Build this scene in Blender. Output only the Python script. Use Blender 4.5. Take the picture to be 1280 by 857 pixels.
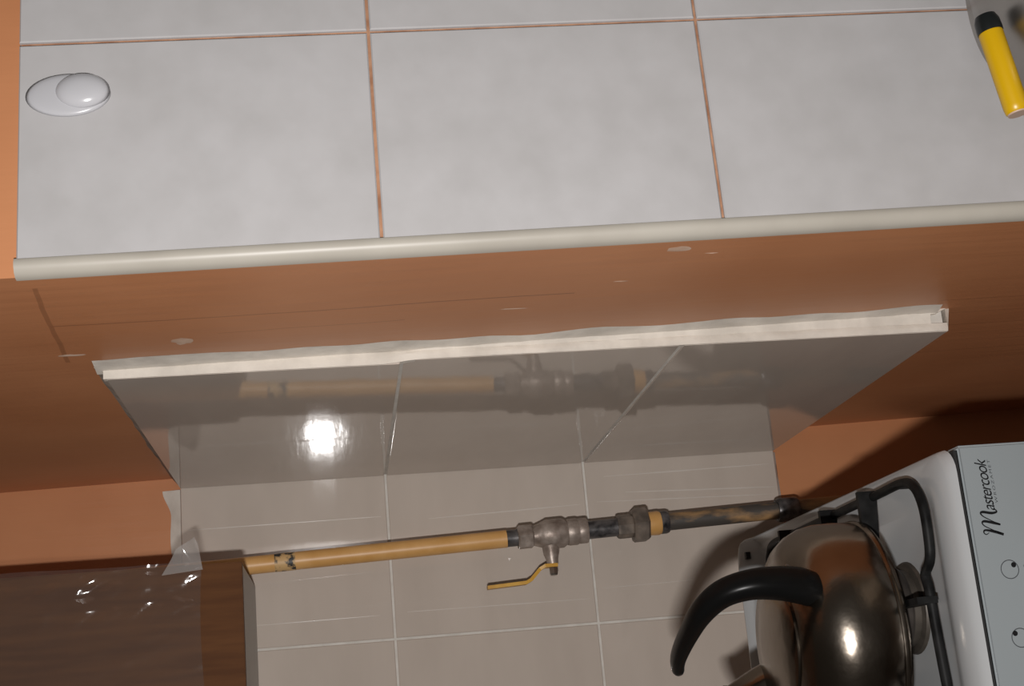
import bpy, bmesh, math, random
from mathutils import Vector, Matrix, noise
random.seed(7)
for o in list(bpy.data.objects): bpy.data.objects.remove(o)
SC = bpy.context.scene
COL = SC.collection

# ------------------------------------------------------------------ camera
# Upright world: X right, Y into the corner, Z up. The photograph was taken with
# the camera turned on its side, so image-right is (nearly) world-down.
CAM = Vector((-0.3899, -2.1005, 0.6773))
IR = Vector((-0.08475763, -0.11173751, -0.9901166))
ID = Vector((-0.9613166, 0.27053868, 0.05176117))
FW = Vector((0.26208117, 0.95620267, -0.13034534))
cd = bpy.data.cameras.new('camera'); cam = bpy.data.objects.new('camera', cd); COL.objects.link(cam)
cd.sensor_fit = 'HORIZONTAL'; cd.sensor_width = 36; cd.lens = 1765.13 / 1280 * 36
cd.clip_start = 0.02
m = Matrix.Identity(4)
m.col[0][:3] = IR; m.col[1][:3] = -ID; m.col[2][:3] = -FW; m.col[3][:3] = CAM
cam.matrix_world = m
SC.camera = cam

# ------------------------------------------------------------------ light
w = bpy.data.worlds.new('world'); SC.world = w; w.use_nodes = True
bg = w.node_tree.nodes['Background']
bg.inputs[0].default_value = (1.0, 0.86, 0.72, 1); bg.inputs[1].default_value = 0.035
fl = bpy.data.lights.new('camera_flash', 'AREA'); fl.shape = 'RECTANGLE'; fl.size = 0.05; fl.size_y = 0.02
fl.energy = 19; fl.color = (1.0, 0.97, 0.95)
fo = bpy.data.objects.new('camera_flash', fl); COL.objects.link(fo)
mf = m.copy(); mf.col[3][:3] = (-0.497, -2.09, 0.70); fo.matrix_world = mf

SC.view_settings.view_transform = 'Standard'; SC.view_settings.look = 'None'
SC.view_settings.gamma = 1; SC.view_settings.use_curve_mapping = False
SC.view_settings.exposure = 0.0

# ------------------------------------------------------------------ materials
def new_mat(name):
    mt = bpy.data.materials.new(name); mt.use_nodes = True
    return mt, mt.node_tree, mt.node_tree.nodes['Principled BSDF']
def pm(name, c1, c2=None, scale=8, rough=.5, metal=0, spec=.5, stretch=(1, 1, 1), bump=0, bscale=60, detail=4, lo=.35, hi=.65, coat=0, rough2=None):
    mt, nt, b = new_mat(name)
    b.inputs['Roughness'].default_value = rough; b.inputs['Metallic'].default_value = metal
    b.inputs['Specular IOR Level'].default_value = spec
    if coat: b.inputs['Coat Weight'].default_value = coat; b.inputs['Coat Roughness'].default_value = .05
    N = nt.nodes; L = nt.links
    tc = N.new('ShaderNodeTexCoord'); mp = N.new('ShaderNodeMapping'); mp.inputs['Scale'].default_value = stretch
    L.new(tc.outputs['Object'], mp.inputs['Vector'])
    nz = N.new('ShaderNodeTexNoise'); nz.inputs['Scale'].default_value = scale; nz.inputs['Detail'].default_value = detail
    L.new(mp.outputs['Vector'], nz.inputs['Vector'])
    rp = N.new('ShaderNodeValToRGB'); rp.color_ramp.elements[0].position = lo; rp.color_ramp.elements[1].position = hi
    rp.color_ramp.elements[0].color = (*c1, 1); rp.color_ramp.elements[1].color = (*(c2 or c1), 1)
    L.new(nz.outputs['Fac'], rp.inputs['Fac']); L.new(rp.outputs['Color'], b.inputs['Base Color'])
    if rough2 is not None:
        mr = N.new('ShaderNodeMapRange'); mr.inputs['To Min'].default_value = rough; mr.inputs['To Max'].default_value = rough2
        L.new(nz.outputs['Fac'], mr.inputs['Value']); L.new(mr.outputs['Result'], b.inputs['Roughness'])
    if bump:
        n2 = N.new('ShaderNodeTexNoise'); n2.inputs['Scale'].default_value = bscale; n2.inputs['Detail'].default_value = 5
        L.new(mp.outputs['Vector'], n2.inputs['Vector'])
        bp = N.new('ShaderNodeBump'); bp.inputs['Strength'].default_value = bump; bp.inputs['Distance'].default_value = .002
        L.new(n2.outputs['Fac'], bp.inputs['Height']); L.new(bp.outputs['Normal'], b.inputs['Normal'])
    return mt

def paint_mat():
    """orange wall paint with brush lines, hairline cracks and a few scuffs"""
    mt, nt, b = new_mat('orange_paint'); N = nt.nodes; L = nt.links
    tc = N.new('ShaderNodeTexCoord'); sx = N.new('ShaderNodeSeparateXYZ'); L.new(tc.outputs['Object'], sx.inputs[0])
    nz = N.new('ShaderNodeTexNoise'); nz.inputs['Scale'].default_value = 5; nz.inputs['Detail'].default_value = 6
    L.new(tc.outputs['Object'], nz.inputs['Vector'])
    rp = N.new('ShaderNodeValToRGB'); rp.color_ramp.elements[0].position = .3; rp.color_ramp.elements[1].position = .7
    rp.color_ramp.elements[0].color = (.51, .212, .095, 1); rp.color_ramp.elements[1].color = (.60, .265, .125, 1)
    L.new(nz.outputs['Fac'], rp.inputs['Fac'])
    def math_(op, a, c):
        n = N.new('ShaderNodeMath'); n.operation = op
        for i, v in enumerate((a, c)):
            if v is None: continue
            if isinstance(v, (int, float)): n.inputs[i].default_value = v
            else: L.new(v, n.inputs[i])
        return n.outputs[0]
    wob = N.new('ShaderNodeTexNoise'); wob.inputs['Scale'].default_value = 3.0; wob.inputs['Detail'].default_value = 5
    L.new(tc.outputs['Object'], wob.inputs['Vector'])
    mask = None
    # hairline cracks running up and down the side wall: (depth Y, from Z, to Z, half width)
    for y0, z0, z1, hw in ((-.829, .44, .925, .0012), (-.775, .60, .78, .0007), (-.71, -.30, .02, .0007), (-.655, -.3, -.01, .0006), (-.60, -.3, .0, .0009), (-.56, -.3, -.06, .0007), (-.47, -.35, -.03, .0007)):
        d = math_('ABSOLUTE', math_('SUBTRACT', math_('ADD', sx.outputs[1], math_('MULTIPLY', math_('SUBTRACT', wob.outputs['Fac'], .5), .03)), y0), None)
        k = math_('LESS_THAN', d, hw)
        k = math_('MULTIPLY', k, math_('MULTIPLY', math_('GREATER_THAN', sx.outputs[2], z0), math_('LESS_THAN', sx.outputs[2], z1)))
        n3 = math_('MULTIPLY', k, math_('MULTIPLY', .85, wob.outputs['Fac']))
        mask = n3 if mask is None else math_('MAXIMUM', mask, n3)
    # slanting crack above the tiles, (Y,Z) = (-.945,.915) to (-.70,.935)
    d = math_('ABSOLUTE', math_('SUBTRACT', math_('SUBTRACT', sx.outputs[2], math_('MULTIPLY', math_('ADD', sx.outputs[1], .945), .07)), math_('ADD', .903, math_('MULTIPLY', wob.outputs['Fac'], .025))), None)
    k = math_('MULTIPLY', math_('LESS_THAN', d, .0022), math_('MULTIPLY', math_('GREATER_THAN', sx.outputs[1], -.945), math_('LESS_THAN', sx.outputs[1], -.70)))
    mask = math_('MAXIMUM', mask, math_('MULTIPLY', k, .35))
    mx = N.new('ShaderNodeMixRGB'); mx.inputs['Color2'].default_value = (.12, .045, .02, 1)
    L.new(mask, mx.inputs['Fac']); L.new(rp.outputs['Color'], mx.inputs['Color1']); L.new(mx.outputs['Color'], b.inputs['Base Color'])
    b.inputs['Roughness'].default_value = .4; b.inputs['Specular IOR Level'].default_value = .28
    mp = N.new('ShaderNodeMapping'); mp.inputs['Scale'].default_value = (60, 60, 5); L.new(tc.outputs['Object'], mp.inputs['Vector'])
    n2 = N.new('ShaderNodeTexNoise'); n2.inputs['Scale'].default_value = 1; n2.inputs['Detail'].default_value = 4
    L.new(mp.outputs['Vector'], n2.inputs['Vector'])
    bp = N.new('ShaderNodeBump'); bp.inputs['Strength'].default_value = .25; bp.inputs['Distance'].default_value = .002
    L.new(n2.outputs['Fac'], bp.inputs['Height']); L.new(bp.outputs['Normal'], b.inputs['Normal'])
    return mt

M = {}
M['paint'] = paint_mat()
M['grey_tile'] = pm('grey_mottled_tile', (.445, .435, .435), (.50, .49, .495), scale=22, rough=.28, spec=.35, detail=8, lo=.3, hi=.7)
M['brown_joint'] = pm('brown_joint', (.30, .14, .075), (.46, .25, .15), scale=60, rough=.9)
M['cream_tile'] = pm('cream_glazed_tile', (.53, .46, .40), (.60, .525, .46), scale=5, stretch=(1, 1, 3), rough=.05, spec=.6, lo=.25, hi=.75, bump=.10, bscale=9)
M['relief_glaze'] = pm('relief_glaze', (.64, .58, .52), (.68, .62, .56), scale=20, rough=.25)
M['grout'] = pm('pale_grout', (.60, .57, .52), (.70, .67, .62), scale=50, rough=.8)
M['plaster'] = pm('white_plaster', (.60, .55, .485), (.73, .675, .60), scale=30, rough=.9, bump=.5, bscale=90)
M['grey_plaster'] = pm('grey_plaster', (.30, .25, .20), (.50, .44, .38), scale=40, rough=.9, bump=.6, bscale=120)
M['trim'] = pm('cream_pvc', (.40, .37, .32), (.45, .42, .365), scale=12, rough=.38, spec=.3)
M['floor'] = pm('floor_lino', (.20, .13, .08), (.28, .19, .12), scale=10, rough=.6)
M['white_plastic'] = pm('white_plastic', (.50, .50, .525), (.52, .52, .545), rough=.2)
M['gas_paint'] = pm('yellow_gas_paint', (.62, .33, .10), (.70, .40, .15), scale=30, rough=.4)
M['bare_pipe'] = pm('worn_pipe', (.07, .062, .055), (.40, .24, .11), scale=26, stretch=(1, 1, .45), rough=.5, lo=.48, hi=.60, detail=7)
M['dark_pipe'] = pm('dark_sealed_thread', (.02, .02, .022), (.16, .15, .15), scale=70, rough=.35, metal=.4)
M['brass'] = pm('grubby_nickel', (.22, .17, .14), (.46, .39, .34), scale=55, rough=.42, metal=.35, bump=.4, bscale=80)
M['nut'] = pm('dull_iron_nut', (.12, .10, .085), (.27, .22, .18), scale=45, rough=.45, metal=.35)
M['lever'] = pm('yellow_lever', (.55, .27, .01), (.66, .36, .03), scale=60, rough=.4)
M['steel_bolt'] = pm('zinc_bolt', (.4, .37, .33), rough=.3, metal=.9)
M['wood'] = pm('brown_veneer', (.090, .034, .011), (.125, .050, .016), scale=14, stretch=(6, 6, .6), spec=.12, rough=.6, detail=6)
M['melamine'] = pm('grey_melamine', (.42, .41, .39), (.46, .45, .43), rough=.45)
M['enamel'] = pm('grey_white_enamel', (.385, .395, .40), (.405, .415, .42), scale=4, rough=.22)
M['panel'] = pm('silver_white_panel', (.245, .27, .28), (.26, .285, .295), scale=4, rough=.3, spec=.4)
M['dark_gap'] = pm('gap_shade', (.012, .012, .012), rough=.6)  # near-black colour paints in the shade of the open seam under the hob
M['black_print'] = pm('black_print', (.006, .006, .007), rough=.4)
M['grey_print'] = pm('grey_print', (.06, .065, .07), rough=.4)
M['grate'] = pm('black_enamel_iron', (.005, .005, .005), (.014, .014, .014), scale=60, rough=.5, spec=.12)
M['tan_daub'] = pm('tan_filler', (.56, .36, .25), (.70, .52, .40), scale=60, rough=.8)
M['chip'] = pm('chipped_paint', (.03, .03, .03), (.62, .40, .18), scale=90, rough=.5, lo=.40, hi=.52, detail=3)
M['burner'] = pm('burner_cap', (.015, .013, .012), (.05, .042, .036), scale=30, rough=.45)
M['burner_alu'] = pm('burner_ring', (.04, .034, .028), (.10, .085, .07), scale=30, rough=.5, metal=.4)
M['steel'] = pm('stained_stainless', (.17, .142, .115), (.33, .29, .245), scale=9, rough=.14, metal=1, detail=6, rough2=.30, bump=1.0, bscale=11)
M['handle'] = pm('black_bakelite', (.004, .004, .004), (.007, .007, .007), rough=.3, spec=.14)
M['yellow'] = pm('yellow_plastic', (.58, .34, .002), (.62, .37, .003), rough=.35)
M['black_plastic'] = pm('black_plastic', (.01, .012, .012), rough=.3)
M['pink_end'] = pm('pale_end', (.50, .36, .28), rough=.6)
M['lid_steel'] = pm('grey_steel', (.36, .34, .32), (.46, .44, .41), scale=6, rough=.38, metal=1)
M['glass_dark'] = pm('oven_glass', (.02, .02, .022), rough=.08)
M['table'] = pm('table_laminate', (.4, .33, .26), (.46, .38, .3), rough=.4)

def film_mat(name='clear_film', veil=.05):
    mt, nt, b = new_mat(name); N = nt.nodes; L = nt.links
    N.remove(b)
    out = N['Material Output']
    tr = N.new('ShaderNodeBsdfTransparent'); tr.inputs[0].default_value = (.93, .93, .93, 1)
    gl = N.new('ShaderNodeBsdfGlossy'); gl.inputs['Roughness'].default_value = .08
    df = N.new('ShaderNodeBsdfDiffuse'); df.inputs[0].default_value = (.62, .60, .58, 1)
    lw = N.new('ShaderNodeFresnel'); lw.inputs[0].default_value = 1.45
    m1 = N.new('ShaderNodeMixShader'); m1.inputs[0].default_value = veil
    L.new(tr.outputs[0], m1.inputs[1]); L.new(df.outputs[0], m1.inputs[2])
    m2 = N.new('ShaderNodeMixShader'); L.new(lw.outputs[0], m2.inputs[0]); L.new(m1.outputs[0], m2.inputs[1]); L.new(gl.outputs[0], m2.inputs[2])
    L.new(m2.outputs[0], out.inputs[0])
    return mt
M['film'] = film_mat()
M['milky_film'] = film_mat('milky_film', .35)

# ------------------------------------------------------------------ helpers
def wloc(o):
    v = Vector((0, 0, 0))
    while o is not None: v += Vector(o.location); o = o.parent
    return v
def mk(name, verts, faces, mat, parent=None, smooth=False, loc=None):
    """one mesh object; verts in world coordinates"""
    org = wloc(parent) if parent else Vector((0, 0, 0))
    base = Vector(loc) if loc is not None else org
    me = bpy.data.meshes.new(name)
    me.from_pydata([tuple(Vector(v) - base) for v in verts], [], faces)
    bm = bmesh.new(); bm.from_mesh(me); bmesh.ops.recalc_face_normals(bm, faces=bm.faces); bm.to_mesh(me); bm.free()
    me.materials.append(M[mat])
    if smooth:
        me.polygons.foreach_set('use_smooth', [True] * len(me.polygons))
        if smooth != 'all': me.set_sharp_from_angle(angle=math.radians(38))
    o = bpy.data.objects.new(name, me); COL.objects.link(o)
    o.location = base - org; o.parent = parent
    return o
def empty(name, loc):
    o = bpy.data.objects.new(name, None); COL.objects.link(o); o.location = loc; o.empty_display_size = .05
    return o
def tag(o, label, cat, group=None):
    o['label'] = label; o['category'] = cat
    if group: o['group'] = group
    return o
def structure(o, label=None):
    o['kind'] = 'structure'
    if label: o['label'] = label
    return o
def box(x0, x1, y0, y1, z0, z1, bev=0):
    bm = bmesh.new(); bmesh.ops.create_cube(bm, size=1)
    for v in bm.verts:
        v.co = Vector(((x0 + x1) / 2 + v.co.x * (x1 - x0), (y0 + y1) / 2 + v.co.y * (y1 - y0), (z0 + z1) / 2 + v.co.z * (z1 - z0)))
    if bev: bmesh.ops.bevel(bm, geom=bm.edges[:], offset=bev, segments=2, affect='EDGES', clamp_overlap=True)
    bm.verts.index_update()
    r = [v.co.copy() for v in bm.verts], [[v.index for v in f.verts] for f in bm.faces]
    bm.free(); return r
def join(*parts):
    V = []; F = []
    for v, f in parts:
        n = len(V); V += list(v); F += [[i + n for i in q] for q in f]
    return V, F
def frame(t):
    t = t.normalized(); u = Vector((0, 0, 1)) if abs(t.z) < .9 else Vector((1, 0, 0))
    a = t.cross(u).normalized(); return a, t.cross(a).normalized()
def tube(pts, r, n=12, cap=True):
    pts = [Vector(p) for p in pts]; R = r if isinstance(r, (list, tuple)) else [r] * len(pts)
    V = []; F = []; pa = None
    for i, p in enumerate(pts):
        t = (pts[min(i + 1, len(pts) - 1)] - pts[max(i - 1, 0)]).normalized()
        if pa is None: a, b = frame(t)
        else:
            a = (pa - t * pa.dot(t)).normalized(); b = t.cross(a)
        pa = a
        for k in range(n):
            q = 2 * math.pi * k / n; V.append(p + (a * math.cos(q) + b * math.sin(q)) * R[i])
    for i in range(len(pts) - 1):
        for k in range(n):
            k2 = (k + 1) % n; F.append([i * n + k, i * n + k2, (i + 1) * n + k2, (i + 1) * n + k])
    if cap: F.append(list(range(n))[::-1]); F.append([(len(pts) - 1) * n + k for k in range(n)])
    return V, F
def lathe(prof, c, ax=Vector((0, 0, 1)), n=40):
    """prof: (radius, height) along axis ax from centre c"""
    c = Vector(c); ax = Vector(ax).normalized(); a, b = frame(ax); V = []; F = []; rows = []
    for r, h in prof:
        if r < 1e-6: rows.append([len(V)]); V.append(c + ax * h)
        else:
            rows.append(list(range(len(V), len(V) + n)))
            for k in range(n):
                q = 2 * math.pi * k / n; V.append(c + ax * h + (a * math.cos(q) + b * math.sin(q)) * r)
    for A, B in zip(rows, rows[1:]):
        for k in range(n):
            k2 = (k + 1) % n
            if len(A) == 1 and len(B) == 1: continue
            if len(A) == 1: F.append([A[0], B[k2], B[k]])
            elif len(B) == 1: F.append([A[k], A[k2], B[0]])
            else: F.append([A[k], A[k2], B[k2], B[k]])
    return V, F
def smooth_path(pts, sub=6):
    pts = [Vector(p) for p in pts]; out = []
    for i in range(len(pts) - 1):
        p0 = pts[max(i - 1, 0)]; p1 = pts[i]; p2 = pts[i + 1]; p3 = pts[min(i + 2, len(pts) - 1)]
        for k in range(sub):
            t = k / sub
            out.append(.5 * ((2 * p1) + (p2 - p0) * t + (2 * p0 - 5 * p1 + 4 * p2 - p3) * t * t + (3 * p1 - p0 - 3 * p2 + p3) * t ** 3))
    out.append(pts[-1]); return out
def extrude_poly(pts2, f0, f1):
    """closed outline pts2; f0/f1 map an outline point to the bottom/top 3-D point"""
    n = len(pts2); V = [f0(p) for p in pts2] + [f1(p) for p in pts2]
    F = [list(range(n))[::-1], list(range(n, 2 * n))] + [[i, (i + 1) % n, n + (i + 1) % n, n + i] for i in range(n)]
    return V, F

# ------------------------------------------------------------------ the setting
FLOOR = -0.73
KL = -0.0164                      # the old projecting corner is about a degree out of plumb
YL = -0.9759; GY = 0.0303         # plane of the projecting face
def lean(z): return KL * (z - .6)
def wx(y, z):
    t = min(1, max(0, y / YL)); return (1 - t) * (.024 - .02 * z) + t * lean(z)
def fc(x, z, off=0): return Vector((x + lean(z), YL + GY * x - off, z))

o = mk('floor', *box(-2.2, 1.6, -3.2, 0.0, FLOOR - .05, FLOOR), 'floor'); structure(o)
wall_back = mk('wall_back', *box(-2.2, .12, 0.0, .12, FLOOR, 1.9), 'paint'); structure(wall_back, 'orange painted wall behind the stove with a band of cream tiles')
# side wall: its inner surface runs from the back corner (X=0) to the leaning projecting corner
V = []; F = []
ny, nz = 24, 40
for i in range(ny + 1):
    t = i / ny; y = YL * t
    for j in range(nz + 1):
        z = FLOOR + (1.9 - FLOOR) * j / nz
        V.append((wx(y, z), y, z))
def gi(i, j): return i * (nz + 1) + j
for i in range(ny):
    for j in range(nz): F.append([gi(i, j), gi(i + 1, j), gi(i + 1, j + 1), gi(i, j + 1)])
n0 = len(V)
for i in (0, ny):
    for j in range(nz + 1):
        p = V[gi(i, j)]; V.append((.12 + (lean(p[2]) if i else 0), p[1] + (.12 * GY if i else 0), p[2]))
def gb(k, j): return n0 + k * (nz + 1) + j
for j in range(nz):
    F.append([gb(0, j), gb(0, j + 1), gb(1, j + 1), gb(1, j)])
    F.append([gi(0, j), gi(0, j + 1), gb(0, j + 1), gb(0, j)])
    F.append([gi(ny, j), gb(1, j), gb(1, j + 1), gi(ny, j + 1)])
F.append([gi(i, nz) for i in range(ny + 1)] + [gb(1, nz), gb(0, nz)])
F.append([gi(i, 0) for i in range(ny + 1)][::-1] + [gb(0, 0), gb(1, 0)])
wall_right = mk('wall_right', V, F, 'paint', smooth=True); structure(wall_right, 'orange painted side wall running into the corner')
V = []; zz = (FLOOR, 1.9)
for z in zz:
    for x, back in ((.12, 0), (1.6, 0), (1.6, 1), (.12, 1)):
        p = fc(x, z); V.append((p.x, p.y + .12 * back, z))
wall_front = mk('wall_front', V, [[0, 1, 2, 3], [4, 5, 6, 7], [0, 1, 5, 4], [1, 2, 6, 5], [2, 3, 7, 6], [3, 0, 4, 7]], 'paint')
structure(wall_front, 'projecting wall face with large grey tiles and orange paint above')

# --- grey tiles on the projecting face (each tile its own piece)
HF, WF, ZF, X1 = .2954, .1958, .6266, .0125
ZT = ZF + HF
bed_v = []
for off in (-.004, .0035):
    for x, z in ((X1 - .006, FLOOR), (1.2, FLOOR), (1.2, ZT - .001), (X1 - .006, ZT - .001)): bed_v.append(fc(x, z, off))
mk('joint_bed', bed_v, [[0, 1, 2, 3], [4, 5, 6, 7], [0, 1, 5, 4], [1, 2, 6, 5], [2, 3, 7, 6], [3, 0, 4, 7]], 'brown_joint', wall_front)
J = .0014
def face_tile(x0, x1, z0, z1):
    tw = [random.uniform(-.0003, .0003) for _ in range(2)]
    def P(x, z, off): return fc(x, z, off + tw[0] * (x - x0) / .2 + tw[1] * (z - z0) / .3)
    e = .0012
    V = [P(x, z, .001) for x, z in ((x0, z0), (x1, z0), (x1, z1), (x0, z1))]
    V += [P(x, z, .0062) for x, z in ((x0, z0), (x1, z0), (x1, z1), (x0, z1))]
    V += [P(x, z, .0075) for x, z in ((x0 + e, z0 + e), (x1 - e, z0 + e), (x1 - e, z1 - e), (x0 + e, z1 - e))]
    F = [[0, 1, 2, 3], [8, 9, 10, 11]]
    for a in (0, 4):
        for i in range(4): F.append([a + i, a + (i + 1) % 4, a + 4 + (i + 1) % 4, a + 4 + i])
    mk('tile', V, F, 'grey_tile', wall_front)
for c in range(4):
    for r in range(-4, 1):
        x0 = X1 + c * WF + (J if c else .0005); x1 = X1 + (c + 1) * WF - J
        z0 = ZF + r * HF + J; z1 = ZF + (r + 1) * HF - (J if r < 0 else 0)
        face_tile(x0, x1, max(z0, FLOOR), z1)
# rounded plastic corner strip
V = []; F = []
prof = [(X1 + .001, .001), (X1 + .001, .0085), (X1 - .002, .0102), (X1 - .006, .0098), (X1 - .0105, .0072), (X1 - .0135, .0025), (X1 - .0142, -.003), (X1 - .010, -.003)]
zs = [FLOOR + (ZT + .0015 - FLOOR) * i / 20 for i in range(21)]
for z in zs:
    for x, off in prof: V.append(fc(x, z, off))
n = len(prof)
for i in range(20):
    for k in range(n): F.append([i * n + k, i * n + (k + 1) % n, (i + 1) * n + (k + 1) % n, (i + 1) * n + k])
F.append(list(range(n))); F.append([20 * n + k for k in range(n)])
o = mk('trim_1', V, F, 'trim', smooth=True); structure(o, 'cream rounded plastic strip along the projecting tiled corner')

# --- cream tiles on the back wall, with shallow pressed relief lines
TB = .0085
mk('grout_bed', *box(-1.76, -.001, -.0066, .002, .002, .898), 'grout', wall_back)
def sm(a, b, x):
    t = min(1, max(0, (x - a) / (b - a))); return t * t * (3 - 2 * t)
def relief(x, z, steps):
    h = 0
    for xs, amp, z0, z1 in steps:
        k = sm(z0, z0 + .03, z) * (1 - sm(z1 - .03, z1, z))
        h += amp * k * (sm(xs - .0025, xs, x) - sm(xs, xs + .010, x))
    return h
STEPS = {0: [(-.066, .0004, .0, .25), (-.205, .0002, -.05, .35)], 1: [(-.20, .0002, .25, .65)], 2: [(-.20, .0002, .55, .72)]}
LINES = {0: [(-.034, .27, -.031, .01, .0016), (-.060, .24, -.067, .006, .0018), (-.072, .285, -.078, .008, .0014), (-.201, .29, -.199, .15, .0012)],
         1: [(-.080, .54, -.074, .31, .0015), (-.214, .58, -.215, .31, .0014)], 2: [(-.073, .89, -.072, .61, .0015), (-.217, .80, -.216, .62, .0014)]}
def back_tile(x0, x1, z0, z1, steps):
    xs = [x0 + (x1 - x0) * i / 180 for i in range(181)] if steps else [x0, x1]
    zz = [z0 + (z1 - z0) * i / 12 for i in range(13)] if steps else [z0, z1]
    e = .0011; V = []; F = []
    xs = [x0 + e] + [x for x in xs if x0 + e < x < x1 - e] + [x1 - e]; zz = [z0 + e] + [z for z in zz if z0 + e < z < z1 - e] + [z1 - e]
    for x in xs:
        for z in zz: V.append((x, -TB - (relief(x, z, steps) if steps else 0), z))
    nz_ = len(zz)
    for i in range(len(xs) - 1):
        for j in range(nz_ - 1): F.append([i * nz_ + j, (i + 1) * nz_ + j, (i + 1) * nz_ + j + 1, i * nz_ + j + 1])
    rim = [i * nz_ for i in range(len(xs))] + [(len(xs) - 1) * nz_ + j for j in range(1, nz_)] + [i * nz_ + nz_ - 1 for i in range(len(xs) - 2, -1, -1)] + [j for j in range(nz_ - 2, 0, -1)]
    b0 = len(V)
    for i in rim:
        p = V[i]; V.append((x0 if p[0] <= x0 + e * 1.01 else x1 if p[0] >= x1 - e * 1.01 else p[0], -TB + e, z0 if p[2] <= z0 + e * 1.01 else z1 if p[2] >= z1 - e * 1.01 else p[2]))
    b1 = len(V)
    for k in range(len(rim)):
        p = V[b0 + k]; V.append((p[0], -.001, p[2]))
    nr = len(rim)
    for k in range(nr):
        k2 = (k + 1) % nr
        F.append([rim[k], rim[k2], b0 + k2, b0 + k]); F.append([b0 + k, b0 + k2, b1 + k2, b1 + k])
    t = mk('tile', V, F, 'cream_tile', wall_back, smooth=True)
    for xa, za, xb, zb, wd in (LINES[round(z0 / .3)] if steps else []):
        V = []; F = []; n = 24
        for i in range(n + 1):
            u = i / n; x = xa + (xb - xa) * u; z = za + (zb - za) * u; k = math.sin(math.pi * min(1, max(.02, u * .98 + .01))) ** .45
            k *= .75 + .5 * noise.noise(Vector((z * 20, xa * 50, 3)))
            y0 = -TB - relief(x, z, steps)
            for a, h in ((-1, -.0003), (-.5, .75), (0, 1), (.5, .75), (1, -.0003)): V.append((x + a * wd * k, y0 - .0009 * h * k, z))
        for i in range(n):
            for q in range(4): F.append([i * 5 + q, i * 5 + q + 1, i * 5 + q + 6, i * 5 + q + 5])
        mk('relief_line', V, F, 'relief_glaze', t, smooth=True)
G = .0017
edges = [0, -.2516, -.8516, -1.4516, -1.76]
for c in range(4):
    for r in range(3):
        back_tile(edges[c + 1] + G, edges[c] - (G if c else .0005), r * .3 + (G if r else 0), (r + 1) * .3 - (G if r < 2 else 0), STEPS[r] if c == 0 else None)

# --- glossy cream tiles on the side wall
TS = .0115; YS = -.674
mk('grout_bed', *box(-TS + .002, .03, YS + .003, -.009, .003, .898), 'grout', wall_right)
for r in range(3):
    z0 = r * .3 + (G * 1.3 if r else 0); z1 = (r + 1) * .3 - (G * 1.3 if r < 2 else 0)
    v, f = box(-TS, -.0025, YS, -.0095, z0, z1, .0009)
    if r == 2:      # the top tile is set a touch out of true
        v = [Vector((p.x - (.0036 * (p.y / YS) if p.x < -.006 else 0), p.y, p.z)) for p in v]
    mk('tile', v, f, 'cream_tile', wall_right)

# --- plaster round the side tiles
def jag(a, amp, sc, seed): return amp * noise.noise(Vector((a * sc, seed, 0)))
# front edge: white filler over the tile edge and, behind it, the thick bed of adhesive with a bite out of its lower end
def edge_strip(name, pts_in, pts_out, mat, y0, seed, amp):
    V = []; n = len(pts_in); K = 4
    for (xi, zi), (xo, zo) in zip(pts_in, pts_out):
        for k in range(K):
            u = k / (K - 1); x = xi + (xo - xi) * u; z = zi + (zo - zi) * u
            V.append(Vector((x, y0 - amp * (.6 + noise.noise(Vector((x * 200, z * 45, seed)))) - amp * math.sin(u * math.pi), z)))
    b0 = len(V); V += [Vector((p.x, y0 + .008, p.z)) for p in V[:b0]]; F = []
    for i in range(n - 1):
        for k in range(K - 1): F.append([i * K + k, i * K + k + 1, (i + 1) * K + k + 1, (i + 1) * K + k])
    F += [[q + b0 for q in f][::-1] for f in list(F)]
    per = list(range(K)) + [i * K + K - 1 for i in range(1, n)] + [(n - 1) * K + k for k in range(K - 2, -1, -1)] + [i * K for i in range(n - 2, 0, -1)]
    for a, b in zip(per, per[1:] + per[:1]): F.append([a, b, b + b0, a + b0])
    return mk(name, V, F, mat, wall_right, smooth=True)
zl = [.903 - .903 * i / 70 for i in range(71)]
edge_strip('plaster_filler', [(-TS + .0004 - .0036 * sm(.58, .62, z), z) for z in zl], [(-.0018 + jag(z, .0012, 30, 3), z) for z in zl], 'plaster', YS, 1.5, .0012)
zl = [.908 - .890 * i / 70 for i in range(71)]
fil = edge_strip('adhesive_edge', [(-.0020 + jag(z, .001, 40, 8), z) for z in zl], [(wx(YS, z) + .0045 + .0045 * sm(.5, .9, z) * 1.6 + jag(z, .0022, 24, 1.3), z) for z in zl], 'plaster', YS + .001, 2.5, .0022)
fil['label'] = 'rough white adhesive along the front edge of the side tiles'
# the upper lip of the bite
xw = wx(YS, 0)
v, f = extrude_poly([(xw + .007, .020), (xw + .006, -.011), (xw + .003, -.010), (xw + .001, -.003), (xw - .003, .006), (xw - .0055, .013), (xw - .006, .020)], lambda p: Vector((p[0], YS + .008, p[1])), lambda p: Vector((p[0], YS - .002, p[1])))
mk('adhesive_lip', v, f, 'plaster', wall_right)
# thin smear of filler feathered over the paint in front of the edge
V = []; F = []; n = 60
for i in range(n + 1):
    z = .91 - .90 * i / n; w_ = .012 + .010 * noise.noise(Vector((z * 14, 7, 1))) + .012 * sm(.55, .9, z)
    V += [Vector((wx(YS, z) - .006, YS + .006, z)), Vector((wx(YS - .004, z) - .004, YS - .004, z)), Vector((wx(YS - w_ - .006, z) - .0001, YS - max(w_, .002) - .006, z)), Vector((wx(YS, z) + .004, YS, z))]
for i in range(n):
    for k in range(4): F.append([i * 4 + k, i * 4 + (k + 1) % 4, i * 4 + 4 + (k + 1) % 4, i * 4 + 4 + k])
F += [[0, 1, 2, 3], [n * 4 + k for k in range(4)]]
mk('plaster_smear', V, F, 'plaster', wall_right, smooth=True)
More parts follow.
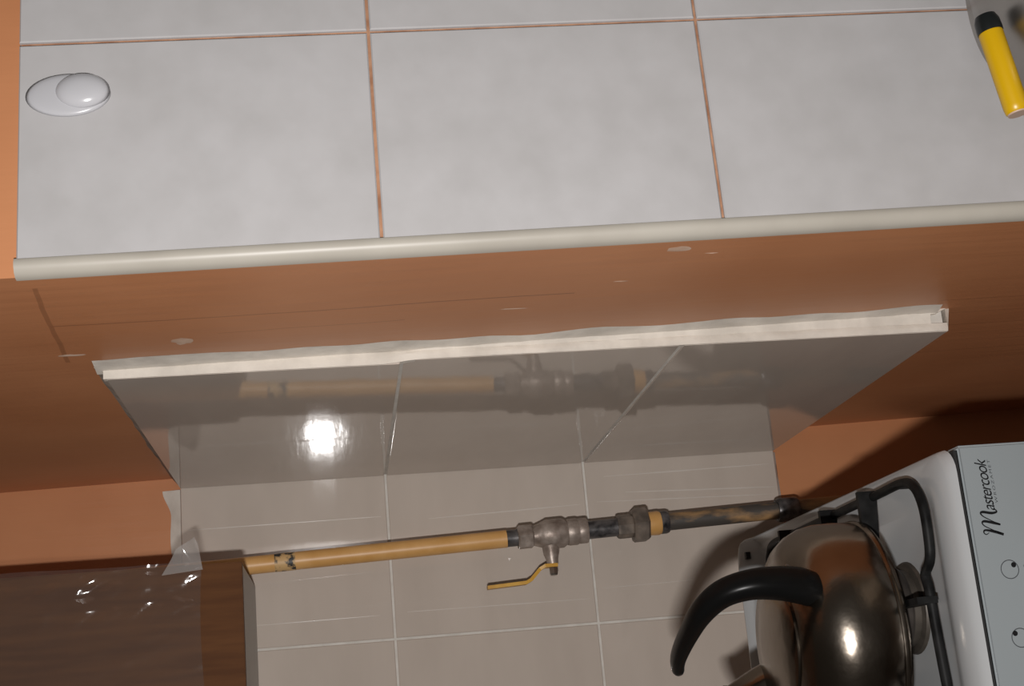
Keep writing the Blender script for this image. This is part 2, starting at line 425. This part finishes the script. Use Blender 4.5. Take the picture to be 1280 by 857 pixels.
# grey smear above the top edge of the side tiles
def strip(name, mat, parent, axis, a0, a1, inner, wid, seed, th, n=40, amp=.004, sc=18):
    V = []
    for i in range(n + 1):
        a = a0 + (a1 - a0) * i / n
        e = [inner, inner + (wid if not callable(wid) else wid(a)) + jag(a, amp, sc, seed)]
        for b, t in ((e[0], th), (e[1], th * .15 if axis != 'side' else .0005 - wx(a, .9 if inner > .5 else 0)), (e[1], -.001 if axis != 'side' else -.03), (e[0], -.001 if axis != 'side' else -.03)):
            V.append((-t, a, b) if axis == 'side' else (a, -t, b) if axis == 'backx' else (b, -t, a))
    F = [[0, 1, 2, 3], [n * 4 + k for k in range(4)]]
    for i in range(n):
        for k in range(4): F.append([i * 4 + k, i * 4 + (k + 1) % 4, (i + 1) * 4 + (k + 1) % 4, (i + 1) * 4 + k])
    return mk(name, V, F, mat, parent, smooth=True)
strip('plaster_smear', 'grey_plaster', wall_right, 'side', YS, -.012, .9005, .012, 4.1, .009)
strip('plaster_smear', 'grey_plaster', wall_right, 'side', YS, -.012, -.0005, -.008, 5.1, .009, amp=.006, sc=14)
strip('plaster_smear', 'plaster', wall_back, 'backx', -.16, -.0125, .9005, lambda a: .014 + .012 * sm(-.05, -.012, a), 6.1, .007)
strip('plaster_smear', 'grout', wall_back, 'backx', -.3, -.0125, -.0005, -.004, 7.1, .006, amp=.002)
# small daubs of filler on the paint
def daub(y, z, ry, rz, seed):
    V = [Vector((wx(y, z) - .0008, y, z))]; n = 18
    for k in range(n):
        q = 2 * math.pi * k / n; f = 1 + .45 * noise.noise(Vector((math.cos(q) * 1.5, math.sin(q) * 1.5, seed)))
        V.append(Vector((wx(y, z) - .0002, y + ry * f * math.cos(q), z + rz * f * math.sin(q))))
    mk('filler_daub', V, [[0, k + 1, (k + 1) % n + 1] for k in range(n)] + [list(range(1, n + 1))[::-1]], 'tan_daub', wall_right, smooth=True)
daub(-.947, .364, .007, .011, 1); daub(-.752, .815, .011, .010, 2); daub(-.79, .495, .002, .012, 3); daub(-.86, .40, .0015, .008, 4); daub(-.93, .33, .0012, .006, 5); daub(-.727, .925, .004, .012, 6)

# ------------------------------------------------------------------ gas pipe
PX = lambda z: -.1125 - .0335 * (z - .02)
PY = -.073
def pp(z, dx=0, dy=0): return Vector((PX(z) + dx, PY + dy, z))
pipe = empty('gas_pipe', (PX(FLOOR), PY, FLOOR)); tag(pipe, 'yellow painted gas pipe with a valve running up the cream tiles', 'pipe')
axp = (pp(1) - pp(0)).normalized()
mk('upper_pipe', *tube([pp(1.6), pp(.434)], .0128, 20), 'gas_paint', pipe, smooth=True)
mk('chipped_patch', *tube([pp(.765), pp(.757), pp(.742), pp(.736)], [.0129, .0131, .0131, .0129], 20, False), 'chip', pipe, smooth=True)
mk('thread', *tube([pp(.4345), pp(.416)], .0122, 20), 'dark_pipe', pipe, smooth=True)
v = empty('ball_valve', tuple(pp(.37) - wloc(pipe))); v.parent = pipe
def hexa(z0, z1, r, mat, name, par):
    c = pp((z0 + z1) / 2); h = (z1 - z0) / 2
    e = .12 * r
    vv, ff = lathe([(0, -h), (r - e, -h), (r, -h + e), (r, h - e), (r - e, h), (0, h)], c, axp, 6)
    return mk(name, vv, ff, mat, par)
hexa(.395, .418, .0185, 'brass', 'valve_nut', v)
mk('valve_body', *lathe([(0, -.034), (.0145, -.034), (.0165, -.028), (.0215, -.02), (.0215, .004), (.018, .012), (.0145, .022), (.0145, .028), (0, .028)], pp(.372), axp, 28), 'brass', v, smooth=True)
mk('valve_collar', *lathe([(0, -.008), (.0185, -.008), (.0195, -.005), (.0195, .005), (.0185, .008), (0, .008)], pp(.337), axp, 28), 'brass', v, smooth=True)
mk('valve_collar', *lathe([(0, -.007), (.0175, -.007), (.0185, -.005), (.0185, .005), (.0175, .007), (0, .007)], pp(.322), axp, 28), 'brass', v, smooth=True)
sd = Vector((-1, -.08, -.03)).normalized()
mk('valve_stem', *lathe([(.0125, .012), (.0115, .028), (.009, .036), (.0075, .044), (0, .044)], pp(.372), sd, 20), 'brass', v, smooth=True)
mk('stem_nut', *lathe([(0, .040), (.0062, .040), (.0062, .058), (.005, .060), (0, .060)], pp(.372), sd, 6), 'steel_bolt', v)
# lever: flat bar with a step, pointing up the pipe
LZ = [(.036, -.008), (.046, -.006), (.046, .012), (.050, .020), (.064, .034), (.068, .042), (.071, .098)]
ctr = [pp(.372) + sd * a + Vector((0, 0, b)) for a, b in LZ[1:]]
V = []; F = []
for i, c in enumerate(ctr):
    wd = .010 if i < 2 else .0085
    t = (ctr[min(i + 1, len(ctr) - 1)] - ctr[max(i - 1, 0)]).normalized(); nn = Vector((t.z, 0, -t.x)).normalized()
    for sy, sn in ((-1, -1), (1, -1), (1, 1), (-1, 1)): V.append(c + Vector((0, sy * wd, 0)) + nn * sn * .0024)
for i in range(len(ctr) - 1):
    for k in range(4): F.append([i * 4 + k, i * 4 + (k + 1) % 4, i * 4 + 4 + (k + 1) % 4, i * 4 + 4 + k])
F += [[0, 1, 2, 3], [len(V) - 4 + k for k in range(4)]]
o = mk('lever', V, F, 'lever', v); o['label'] = 'worn yellow lever'
mk('dark_nipple', *tube([pp(.316), pp(.262)], .0132, 20), 'dark_pipe', pipe, smooth=True)
mk('union_neck', *lathe([(0, -.012), (.0165, -.012), (.0175, -.009), (.0175, .009), (.0165, .012), (0, .012)], pp(.259), axp, 8), 'nut', pipe)
hexa(.225, .248, .027, 'nut', 'union_nut', pipe)
o = mk('union_tail', *lathe([(0, -.010), (.0165, -.010), (.0178, -.006), (.0172, .010), (0, .010)], pp(.216), axp, 24), 'gas_paint', pipe, smooth=True)
mk('dark_ring', *lathe([(0, -.006), (.0155, -.006), (.0168, -.002), (.0168, .006), (0, .006)], pp(.200), axp, 24), 'dark_pipe', pipe, smooth=True)
mk('lower_pipe', *tube([pp(.205), pp(.0), pp(-.3), pp(FLOOR + .001)], .0128, 20), 'bare_pipe', pipe, smooth=True)
mk('pipe_socket', *lathe([(0, -.016), (.0165, -.016), (.018, -.012), (.018, .012), (.0165, .016), (0, .016)], pp(.012), axp, 24), 'dark_pipe', pipe, smooth=True)

# ------------------------------------------------------------------ wall cabinet with film
CX1, CY0, CZ = -.1605, -.30, .797
cab = empty('wall_cabinet', (-.466, -.012, CZ)); tag(cab, 'brown wall cabinet with grey underside beside the gas pipe', 'cabinet')
CB = -.092       # the back stands clear of the pipe
mk('bottom_panel', *box(-.766, CX1, CY0 + .018, -.010, CZ, CZ + .016, .001), 'melamine', cab)
for x0, x1 in ((-.766, -.750), (CX1 - .016, CX1)):
    mk('side_panel', *box(x0, x1, CY0 + .018, -.010, CZ + .016, 1.5, .001), 'wood', cab)
mk('top_panel', *box(-.75, CX1 - .016, CY0 + .018, -.010, 1.484, 1.5, .001), 'wood', cab)
mk('back_panel', *box(-.75, CX1 - .016, -.016, -.0105, CZ + .016, 1.484), 'melamine', cab)
for x0, x1, hx in ((-.766, -.4675, -.50), (-.4645, CX1, -.43)):
    d = mk('door', *box(x0, x1, CY0, CY0 + .017, CZ - .001, 1.5, .0015), 'wood', cab)
    mk('handle', *tube(smooth_path([(hx, CY0 + .001, .9), (hx, CY0 - .022, .905), (hx, CY0 - .026, .95), (hx, CY0 - .022, .995), (hx, CY0 + .001, 1.0)], 5), .004, 10), 'steel_bolt', d, smooth=True)
# clear film hanging over the doors and wrapping round the right-hand edge
V = []; F = []; nu, nv = 230, 150
def film_pt(u, vv):
    z = .842 + .66 * vv + .006 * math.sin(u * 9)
    s = u * .66                      # length from the left end along the front, then round the edge
    x = -.79 + s; y = CY0 - .0045
    ed = .35 + .65 * sm(-.22, -.165, x)
    wr = .0030 * noise.noise(Vector((x * 12 + z * 4, z * 3.0, 1))) + ed * .0040 * (1 - 2 * abs(noise.noise(Vector((x * 30 + z * 9, z * 12, 5))))) + ed * .0009 * noise.noise(Vector((x * 90, z * 60, 9)))
    xe = CX1 + .003 + .004 * noise.noise(Vector((z * 9, 2, 2))); x = -.79 + (xe + .79) * u
    y -= abs(wr) + .0005
    return (x, y, z)
for i in range(nu + 1):
    for j in range(nv + 1): V.append(film_pt(i / nu, j / nv))
for i in range(nu):
    for j in range(nv): F.append([i * (nv + 1) + j, (i + 1) * (nv + 1) + j, (i + 1) * (nv + 1) + j + 1, i * (nv + 1) + j + 1])
film = empty('plastic_film', (-.466, CY0 - .005, .842)); tag(film, 'clear crinkled plastic film covering the brown cabinet front', 'plastic film')
mk('sheet', V, F, 'film', film, smooth='all')
V = []; F = []; n = 12
for i in range(n + 1):
    t = i / n
    for j in range(9):
        s = j / 8
        lo = Vector((CX1 - .012 + .004 * t, CY0 - .0095, .893 - .050 * t)); tip = Vector((CX1 + .040 - .008 * t, CY0 - .0095, .862 - .012 * t))
        p = lo.lerp(tip, s * (1 - .55 * abs(t - .75))); p.y += .006 * math.sin(s * 4 + t * 5) * s
        V.append(p)
for i in range(n):
    for j in range(8): F.append([i * 9 + j, (i + 1) * 9 + j, (i + 1) * 9 + j + 1, i * 9 + j + 1])
o = mk('loose_flap', V, F, 'milky_film', film, smooth='all'); o['label'] = 'milky loose flap of film'

# ------------------------------------------------------------------ gas stove
SX1 = -.175; SX0 = -.683; SYF = -.880; SYB = -.262; SZ = .124
st = empty('gas_stove', ((SX0 + SX1) / 2, -.57, FLOOR)); tag(st, 'white gas stove with black printed control panel standing clear of the wall', 'stove')
def rbox(x0, x1, y0, y1, r, n=6):
    P = []
    for cx, cy, a0 in ((x1 - r, y1 - r, 0), (x0 + r, y1 - r, 90), (x0 + r, y0 + r, 180), (x1 - r, y0 + r, 270)):
        for k in range(n + 1):
            q = math.radians(a0 + 90 * k / n); P.append((cx + r * math.cos(q), cy + r * math.sin(q)))
    return P
# hob: rings of a rounded rectangle, from the skirt up over the rim and down into the pan
def lip(x, y): return .030 * sm(SYB - .045, SYB - .012, y)
rings = [(.002, .002, -.0125, .022), (0, .0, -.0115, .024), (.0008, .003, -.0075, .025), (.0035, .010, -.0035, .026), (.010, .022, -.0008, .028), (.016, .032, 0, .028), (.026, .042, -.001, .028), (.036, .052, -.006, .026), (.045, .062, -.008, .026)]
V = []; F = []; nn = 0
for side, frontin, dz, r in rings:
    P = rbox(SX0 + side, SX1 - side, SYF + frontin, SYB - side * .75, r); nn = len(P)
    for x, y in P: V.append((x, y, SZ + dz + (lip(x, y) if dz > -.0124 else 0)))
for i in range(len(rings) - 1):
    for k in range(nn): F.append([i * nn + k, i * nn + (k + 1) % nn, (i + 1) * nn + (k + 1) % nn, (i + 1) * nn + k])
F.append([(len(rings) - 1) * nn + k for k in range(nn)])
hob = mk('hob_top', V, F, 'enamel', st, smooth=True)
mk('hinge_slot', *box(-.203, -.194, -.2905, -.284, .141, .147), 'black_print', hob)
for z0, z1 in ((SZ - .0160, SZ - .0120),):
    mk('seam', *box(SX0 + .004, SX1 - .004, SYF + .0025, SYB - .004, z0, z1), 'dark_gap', st)
mk('body', *box(SX0 + .001, SX1 - .001, SYF + .03, SYB - .002, FLOOR + .04, SZ - .0155, .002), 'enamel', st)
cp = mk('control_panel', *box(SX0, SX1, SYF, SYF + .0295, -.005, SZ - .0152, .0025), 'panel', st)
dr = mk('oven_door', *box(SX0 + .003, SX1 - .003, SYF + .001, SYF + .0295, -.54, -.009, .004), 'panel', st)
mk('glass', *box(SX0 + .07, SX1 - .07, SYF - .001, SYF + .004, -.44, -.14, .001), 'glass_dark', dr)
mk('handle', *tube(smooth_path([(SX0 + .06, SYF + .003, -.05), (SX0 + .06, SYF - .035, -.05), (SX0 + .08, SYF - .04, -.05), (SX1 - .08, SYF - .04, -.05), (SX1 - .06, SYF - .035, -.05), (SX1 - .06, SYF + .003, -.05)], 5), .008, 12), 'enamel', dr, smooth=True)
mk('drawer', *box(SX0 + .003, SX1 - .003, SYF + .002, SYF + .0295, FLOOR + .045, -.545, .004), 'panel', st)
for x in (SX0 + .05, SX1 - .05):
    for y in (SYF + .07, SYB - .05):
        mk('foot', *lathe([(0, 0), (.018, 0), (.018, .012), (.012, .016), (.012, .045), (0, .045)], (x, y, FLOOR), n=16), 'black_plastic', st, smooth=True)
# knobs, their symbols and the maker's lettering
def ring(c, r, wd, n=28):
    V = []; F = []
    for k in range(n):
        q = 2 * math.pi * k / n
        for rr in (r - wd / 2, r + wd / 2): V.append((c[0] + rr * math.cos(q), SYF - .0003, c[1] + rr * math.sin(q)))
    for k in range(n): F.append([2 * k, 2 * k + 1, 2 * ((k + 1) % n) + 1, 2 * ((k + 1) % n)])
    return V, F
def disc(c, r, n=16, dy=-.0004): return [(c[0] + r * math.cos(2 * math.pi * k / n), SYF + dy, c[1] + r * math.sin(2 * math.pi * k / n)) for k in range(n)], [list(range(n))]
for x, z, dx, dz in ((-.2905, .0785, .0038, -.0042), (-.351, .0795, .0042, .0046), (-.4115, .0795, -.0042, .0046), (-.472, .0785, -.0042, -.0042)):
    mk('burner_symbol', *ring((x, z), .0083, .0008), 'grey_print', cp)
    mk('burner_dot', *disc((x + dx, z + dz), .0024), 'black_print', cp)
    mk('zero_mark', *join(disc((x + .002, z - .0155), .0020), ), 'black_print', cp)
    k = mk('knob', *lathe([(0, .030), (.014, .030), (.0165, .027), (.018, .012), (.020, .009), (.020, -.0005), (0, -.0005)], (x, SYF, .030), (0, -1, 0), 28), 'enamel', st, smooth=True)
    mk('pointer', *box(x - .003, x + .003, SYF - .036, SYF - .027, .014, .046, .001), 'enamel', k)
def text_mesh(body, size, shear=0, space=1.0):
    c = bpy.data.curves.new('lettering', 'FONT'); c.body = body; c.size = size; c.shear = shear; c.space_character = space; c.resolution_u = 4
    t = bpy.data.objects.new('lettering', c); COL.objects.link(t)
    dg = bpy.context.evaluated_depsgraph_get(); dg.update()
    me = t.evaluated_get(dg).to_mesh()
    V = [v.co.copy() for v in me.vertices]; F = [list(p.vertices) for p in me.polygons]
    t.evaluated_get(dg).to_mesh_clear(); bpy.data.objects.remove(t); bpy.data.curves.remove(c)
    return V, F
def on_panel(V, F, x0, x1, z0, z1, y, name, mat, tilt=0):
    ax0 = min(v.x for v in V); ax1 = max(v.x for v in V); az0 = min(v.y for v in V); az1 = max(v.y for v in V)
    W = []
    for v in V:
        u = (v.x - ax0) / (ax1 - ax0); q = (v.y - az0) / (az1 - az0)
        W.append((x0 + (x1 - x0) * u, y, z0 + (z1 - z0) * q + tilt * u))
    return mk(name, W, F, mat, cp)
Vt, Ft = text_mesh('astercook', 1, .32, .86)
on_panel(Vt, Ft, -.2365, -.1885, .0826, .0937, SYF - .0004, 'brand_lettering', 'black_print', .0012)
Vt, Ft = text_mesh('WROZAMET', 1, .1, 1.35)
on_panel(Vt, Ft, -.230, -.190, .0785, .0811, SYF - .0004, 'maker_lettering', 'grey_print', .0012)
def ribbon(pts, wds):
    pts = smooth_path([(p[0], 0, p[1]) for p in pts], 6); V = []; F = []
    n = len(pts)
    for i, p in enumerate(pts):
        t = (pts[min(i + 1, n - 1)] - pts[max(i - 1, 0)]).normalized(); q = Vector((t.z, 0, -t.x))
        f = i / (n - 1) * (len(wds) - 1); k = min(int(f), len(wds) - 2); wd = wds[k] + (wds[k + 1] - wds[k]) * (f - k)
        V += [Vector((p.x, SYF - .0004, p.z)) + q * wd, Vector((p.x, SYF - .0004, p.z)) - q * wd]
    for i in range(n - 1): F.append([2 * i, 2 * i + 1, 2 * i + 3, 2 * i + 2])
    return V, F
Mx, Mz = -.2595, .0785
sw = [ribbon([(Mx + .003, Mz + .0135), (Mx + .0015, Mz + .0165), (Mx + .0035, Mz + .0185), (Mx + .0055, Mz + .0165), (Mx + .0035, Mz + .008), (Mx + .0005, Mz + .0)], [.0003, .0004, .0006, .0009, .0013, .0012]),
      ribbon([(Mx + .0015, Mz + .002), (Mx + .006, Mz + .011), (Mx + .0095, Mz + .017), (Mx + .0125, Mz + .0185), (Mx + .0135, Mz + .0155), (Mx + .0110, Mz + .006), (Mx + .0095, Mz + .0015)], [.0003, .0004, .0005, .0007, .0012, .0012, .0008]),
      ribbon([(Mx + .0098, Mz + .002), (Mx + .014, Mz + .010), (Mx + .018, Mz + .0165), (Mx + .021, Mz + .0185), (Mx + .0220, Mz + .016), (Mx + .0205, Mz + .008), (Mx + .0215, Mz + .003), (Mx + .0245, Mz + .005)], [.0003, .0004, .0005, .0008, .0012, .0012, .0008, .0003])]
mk('brand_initial', *join(*sw), 'black_print', cp)

# burners (the right-hand pair shows; the left-hand pair completes the hob)
PAN = SZ - .008
for bx in (-.309, -.549):
    for by, R in ((-.735, .040), (-.455, .034)):
        b = mk('burner', *lathe([(0, 0), (R + .006, 0), (R + .004, .004), (R - .002, .006), (R - .002, .012), (R - .004, .014), (0, .014)], (bx, by, PAN), n=32), 'burner_alu', st, smooth=True)
        mk('burner_cap', *lathe([(0, .0135), (R, .0135), (R + .001, .016), (R - .003, .0195), (0, .0215)], (bx, by, PAN), n=32), 'burner', b, smooth=True)

# ------------------------------------------------------------------ pan grates
GT = .152
def grate(cx, label):
    g = empty('pan_grate', (cx, -.6, PAN)); tag(g, label, 'grate', 'black pan grates on the stove')
    hw = .1135; zb = GT - .016; yf = -.836; yb = -.352
    half = [(cx, yf + .004), (cx + .012, yf + .005), (cx + .024, yf + .008), (cx + .034, yf - .006), (cx + .05, yf - .012), (cx + hw - .03, yf - .012), (cx + hw - .008, yf + .002), (cx + hw, yf + .03), (cx + hw, yf + .10), (cx + hw, -.6), (cx + hw, yb - .10), (cx + hw, yb - .03), (cx + hw - .009, yb - .009), (cx + hw - .03, yb), (cx, yb)]
    left = [(cx - .03, yf + .003), (cx - .07, yf), (cx - .085, yf - .002), (cx - .094, yf - .010), (cx - hw + .006, yf - .004), (cx - hw, yf + .03), (cx - hw, yf + .10), (cx - hw, -.6), (cx - hw, yb - .10), (cx - hw, yb - .03), (cx - hw + .009, yb - .009), (cx - hw + .03, yb)]
    loop = half + left[::-1]
    pts = smooth_path([(x, y, zb) for x, y in loop] + [(loop[0][0], loop[0][1], zb)], 5)
    mk('frame', *tube(pts, .0048, 10), 'grate', g, smooth=True)
    def finger(x0, y0, x1, y1):
        d = Vector((x1 - x0, y1 - y0, 0)).normalized(); s = Vector((-d.y, d.x, 0)) * .0032
        V = []
        for P, z0, z1 in ((Vector((x0, y0, 0)) - d * .006, zb - .004, GT), (Vector((x1, y1, 0)) - d * .016, zb + .001, GT), (Vector((x1, y1, 0)), zb + .007, GT)):
            for sg in (-1, 1):
                for z in (z0, z1): V.append(P + s * sg + Vector((0, 0, z)))
        F = []
        for i in (0, 4): F += [[i, i + 1, i + 5, i + 4], [i + 2, i + 3, i + 7, i + 6], [i, i + 2, i + 6, i + 4], [i + 1, i + 3, i + 7, i + 5]]
        F += [[0, 1, 3, 2], [8, 9, 11, 10]]
        mk('finger', V, F, 'grate', g)
    for sg in (-1, 1):
        for y in (-.727, -.607, -.455): finger(cx + sg * hw, y, cx + sg * (.045 if y != -.607 else .06), y)
    finger(cx, yf + .004, cx, yf + .055); finger(cx, yb, cx, yb - .06)
    for sx in (-1, 1):
        for y in (yf + .04, yb - .04): mk('foot', *tube([(cx + sx * hw, y, zb - .002), (cx + sx * hw, y, PAN)], .004, 8), 'grate', g, smooth=True)
grate(-.309, 'black wire pan grate under the steel kettle'); grate(-.549, 'empty black wire pan grate on the other half of the stove')

# ------------------------------------------------------------------ kettle
KX, KY = -.332, -.703
ket = empty('kettle', (KX, KY, GT)); tag(ket, 'stained stainless steel kettle with black curved handle on the grate', 'kettle')
prof = [(0, 0), (.098, 0), (.108, .0015), (.1135, .006), (.115, .012), (.1155, .03), (.1148, .048), (.112, .06), (.106, .072), (.097, .082), (.084, .0895), (.068, .094), (.062, .095)]
mk('body', *lathe(prof, (KX, KY, GT), n=64), 'steel', ket, smooth='all')
mk('base_rim', *lathe([(.108, .001), (.1155, .003), (.1165, .0065), (.1155, .010), (.112, .012)], (KX, KY, GT), n=64), 'steel', ket, smooth=True)
mk('lid', *lathe([(.066, .0935), (.066, .0965), (.062, .0985), (.03, .1025), (0, .104)], (KX, KY, GT), n=48), 'steel', ket, smooth=True)
kd = Vector((-.49, .87, 0)).normalized(); kn = Vector((kd.y, -kd.x, 0))
def kp(s, z, off=0): return Vector((KX, KY, 0)) + kd * s + kn * off + Vector((0, 0, z))
hc = [(-.088, .226), (-.100, .246), (-.1065, .27), (-.107, .296), (-.0955, .320), (-.068, .3355), (-.03, .3435), (.005, .3475), (.026, .346), (.034, .341)]
hr = [(.022, .016), (.023, .0165), (.0215, .015), (.0195, .0135), (.018, .0125), (.0155, .012), (.0125, .011), (.0105, .0105), (.010, .010), (.004, .005)]
path = smooth_path([kp(s, z) for s, z in hc], 5); V = []; F = []; n = 20; nP = len(path)
for i, p in enumerate(path):
    t = (path[min(i + 1, nP - 1)] - path[max(i - 1, 0)]).normalized(); q = t.cross(kn).normalized()
    f = i / (nP - 1) * (len(hr) - 1); k = min(int(f), len(hr) - 2); a = hr[k][0] + (hr[k + 1][0] - hr[k][0]) * (f - k); b = hr[k][1] + (hr[k + 1][1] - hr[k][1]) * (f - k)
    for j in range(n):
        an = 2 * math.pi * j / n; ca, sa = math.cos(an), math.sin(an)
        sq = lambda c: math.copysign(abs(c) ** .75, c)
        V.append(p + q * sq(ca) * a * .66 + kn * sq(sa) * b)
for i in range(nP - 1):
    for j in range(n): F.append([i * n + j, i * n + (j + 1) % n, (i + 1) * n + (j + 1) % n, (i + 1) * n + j])
F += [list(range(n))[::-1], [(nP - 1) * n + j for j in range(n)]]
h = mk('handle', V, F, 'handle', ket, smooth=True)
mk('rivet_plate', *extrude_poly([(-.098, .236), (-.112, .256), (-.096, .262)], lambda p: kp(p[0], p[1], .010), lambda p: kp(p[0], p[1], .0172)), 'steel_bolt', h)
mk('handle_bracket', *tube([kp(-.074, .228), kp(-.086, .238)], [.012, .010], 14), 'steel', ket, smooth=True)
# spout on the far side, rising out of the shoulder
mk('spout', *tube(smooth_path([kp(.066, .228), kp(.080, .248), kp(.093, .263), kp(.104, .275)], 5), [.024 - .0005 * i for i in range(16)], 24), 'steel', ket, smooth=True)
mk('spout_lip', *lathe([(.0, -.003), (.0175, -.003), (.019, 0), (.0175, .003), (.0, .004)], kp(.105, .277), (kd * .6 + Vector((0, 0, .8))), 24), 'steel', ket, smooth=True)

# ------------------------------------------------------------------ oval wall hook
hk = empty('adhesive_hook', fc(.156, .882)); tag(hk, 'white oval plastic adhesive hook stuck on the grey tile', 'hook')
cx, cz = .1585, .8815
def dome(rx, rz, c0, off0, h, n=40, rings_=8, p=.5, ang=0):
    V = [fc(c0[0], c0[1], off0 + h)]; F = []
    for i in range(1, rings_ + 1):
        t = i / rings_
        for k in range(n):
            q = 2 * math.pi * k / n; x_ = rx * t * math.cos(q); z_ = rz * t * math.sin(q)
            V.append(fc(c0[0] + x_ * math.cos(ang) - z_ * math.sin(ang), c0[1] + x_ * math.sin(ang) + z_ * math.cos(ang), off0 + h * (1 - t ** 2.4) ** p))
    for k in range(n): F.append([0, 1 + k, 1 + (k + 1) % n])
    for i in range(rings_ - 1):
        for k in range(n): F.append([1 + i * n + k, 1 + i * n + (k + 1) % n, 1 + (i + 1) * n + (k + 1) % n, 1 + (i + 1) * n + k])
    F.append([1 + (rings_ - 1) * n + k for k in range(n)][::-1])
    return V, F
mk('backplate', *dome(.0205, .0355, (cx, cz), .0070, .004), 'white_plastic', hk, smooth='all')
# hook: a smooth scoop that bulges off the lower half of the plate
mk('hook_scoop', *dome(.0170, .0230, (cx + .0025, cz - .0115), .0080, .0090, p=.55), 'white_plastic', hk, smooth='all')

# ------------------------------------------------------------------ table, steel pot, yellow-handled tool
TX0, TX1, TY0, TY1, TZ = .03, 1.0, -1.62, -1.0, -.015
tb = empty('kitchen_table', (.5, -1.3, FLOOR)); tag(tb, 'plain low table against the grey tiled wall', 'table')
mk('table_top', *box(TX0, TX1, TY0, TY1, TZ - .025, TZ, .003), 'table', tb)
for x in (TX0 + .05, TX1 - .05):
    for y in (TY0 + .05, TY1 - .05): mk('leg', *box(x - .02, x + .02, y - .02, y + .02, FLOOR, TZ - .025, .002), 'table', tb)
PXc, PYc, PR = .206, -1.120, .122
pot = empty('steel_pot', (PXc, PYc, TZ)); tag(pot, 'grey steel pot with domed lid under the grey tiles', 'pot')
mk('body', *lathe([(0, 0), (PR - .012, 0), (PR - .004, .004), (PR, .014), (PR, .086), (PR + .003, .088), (PR - .002, .09), (0, .09)], (PXc, PYc, TZ), n=56), 'lid_steel', pot, smooth=True)
lid = mk('lid', *lathe([(PR + .002, .091), (PR + .005, .094), (PR + .002, .097), (PR - .008, .098), (PR - .016, .101), (PR - .02, .105), (PR - .045, .115), (PR - .08, .122), (0, .126)], (PXc, PYc, TZ), n=56), 'lid_steel', pot, smooth=True)
mk('knob', *lathe([(.010, .124), (.008, .134), (.016, .142), (.017, .150), (.012, .155), (0, .156)], (PXc, PYc, TZ), n=28), 'black_plastic', lid, smooth=True)
A = Vector((.060, -1.090, .1055)); B = Vector((.152, -1.090, .1185))
tl = empty('yellow_handled_tool', A); tag(tl, 'yellow round handle with black cap lying across the steel lid', 'tool')
d = (B - A).normalized()
mk('grip', *lathe([(0, 0), (.0085, 0), (.0095, .001), (.0102, .006), (.0102, .072), (.0098, .074), (0, .074)], A, d, 28), 'yellow', tl, smooth=True)
mk('cap', *lathe([(0, .0735), (.0106, .0735), (.0108, .076), (.0104, .084), (.0085, .089), (0, .090)], A, d, 28), 'black_plastic', tl, smooth=True)
mk('end_disc', *lathe([(0, -.0012), (.0082, -.0012), (.0086, .0003), (0, .0003)], A, d, 24), 'pink_end', tl, smooth=True)
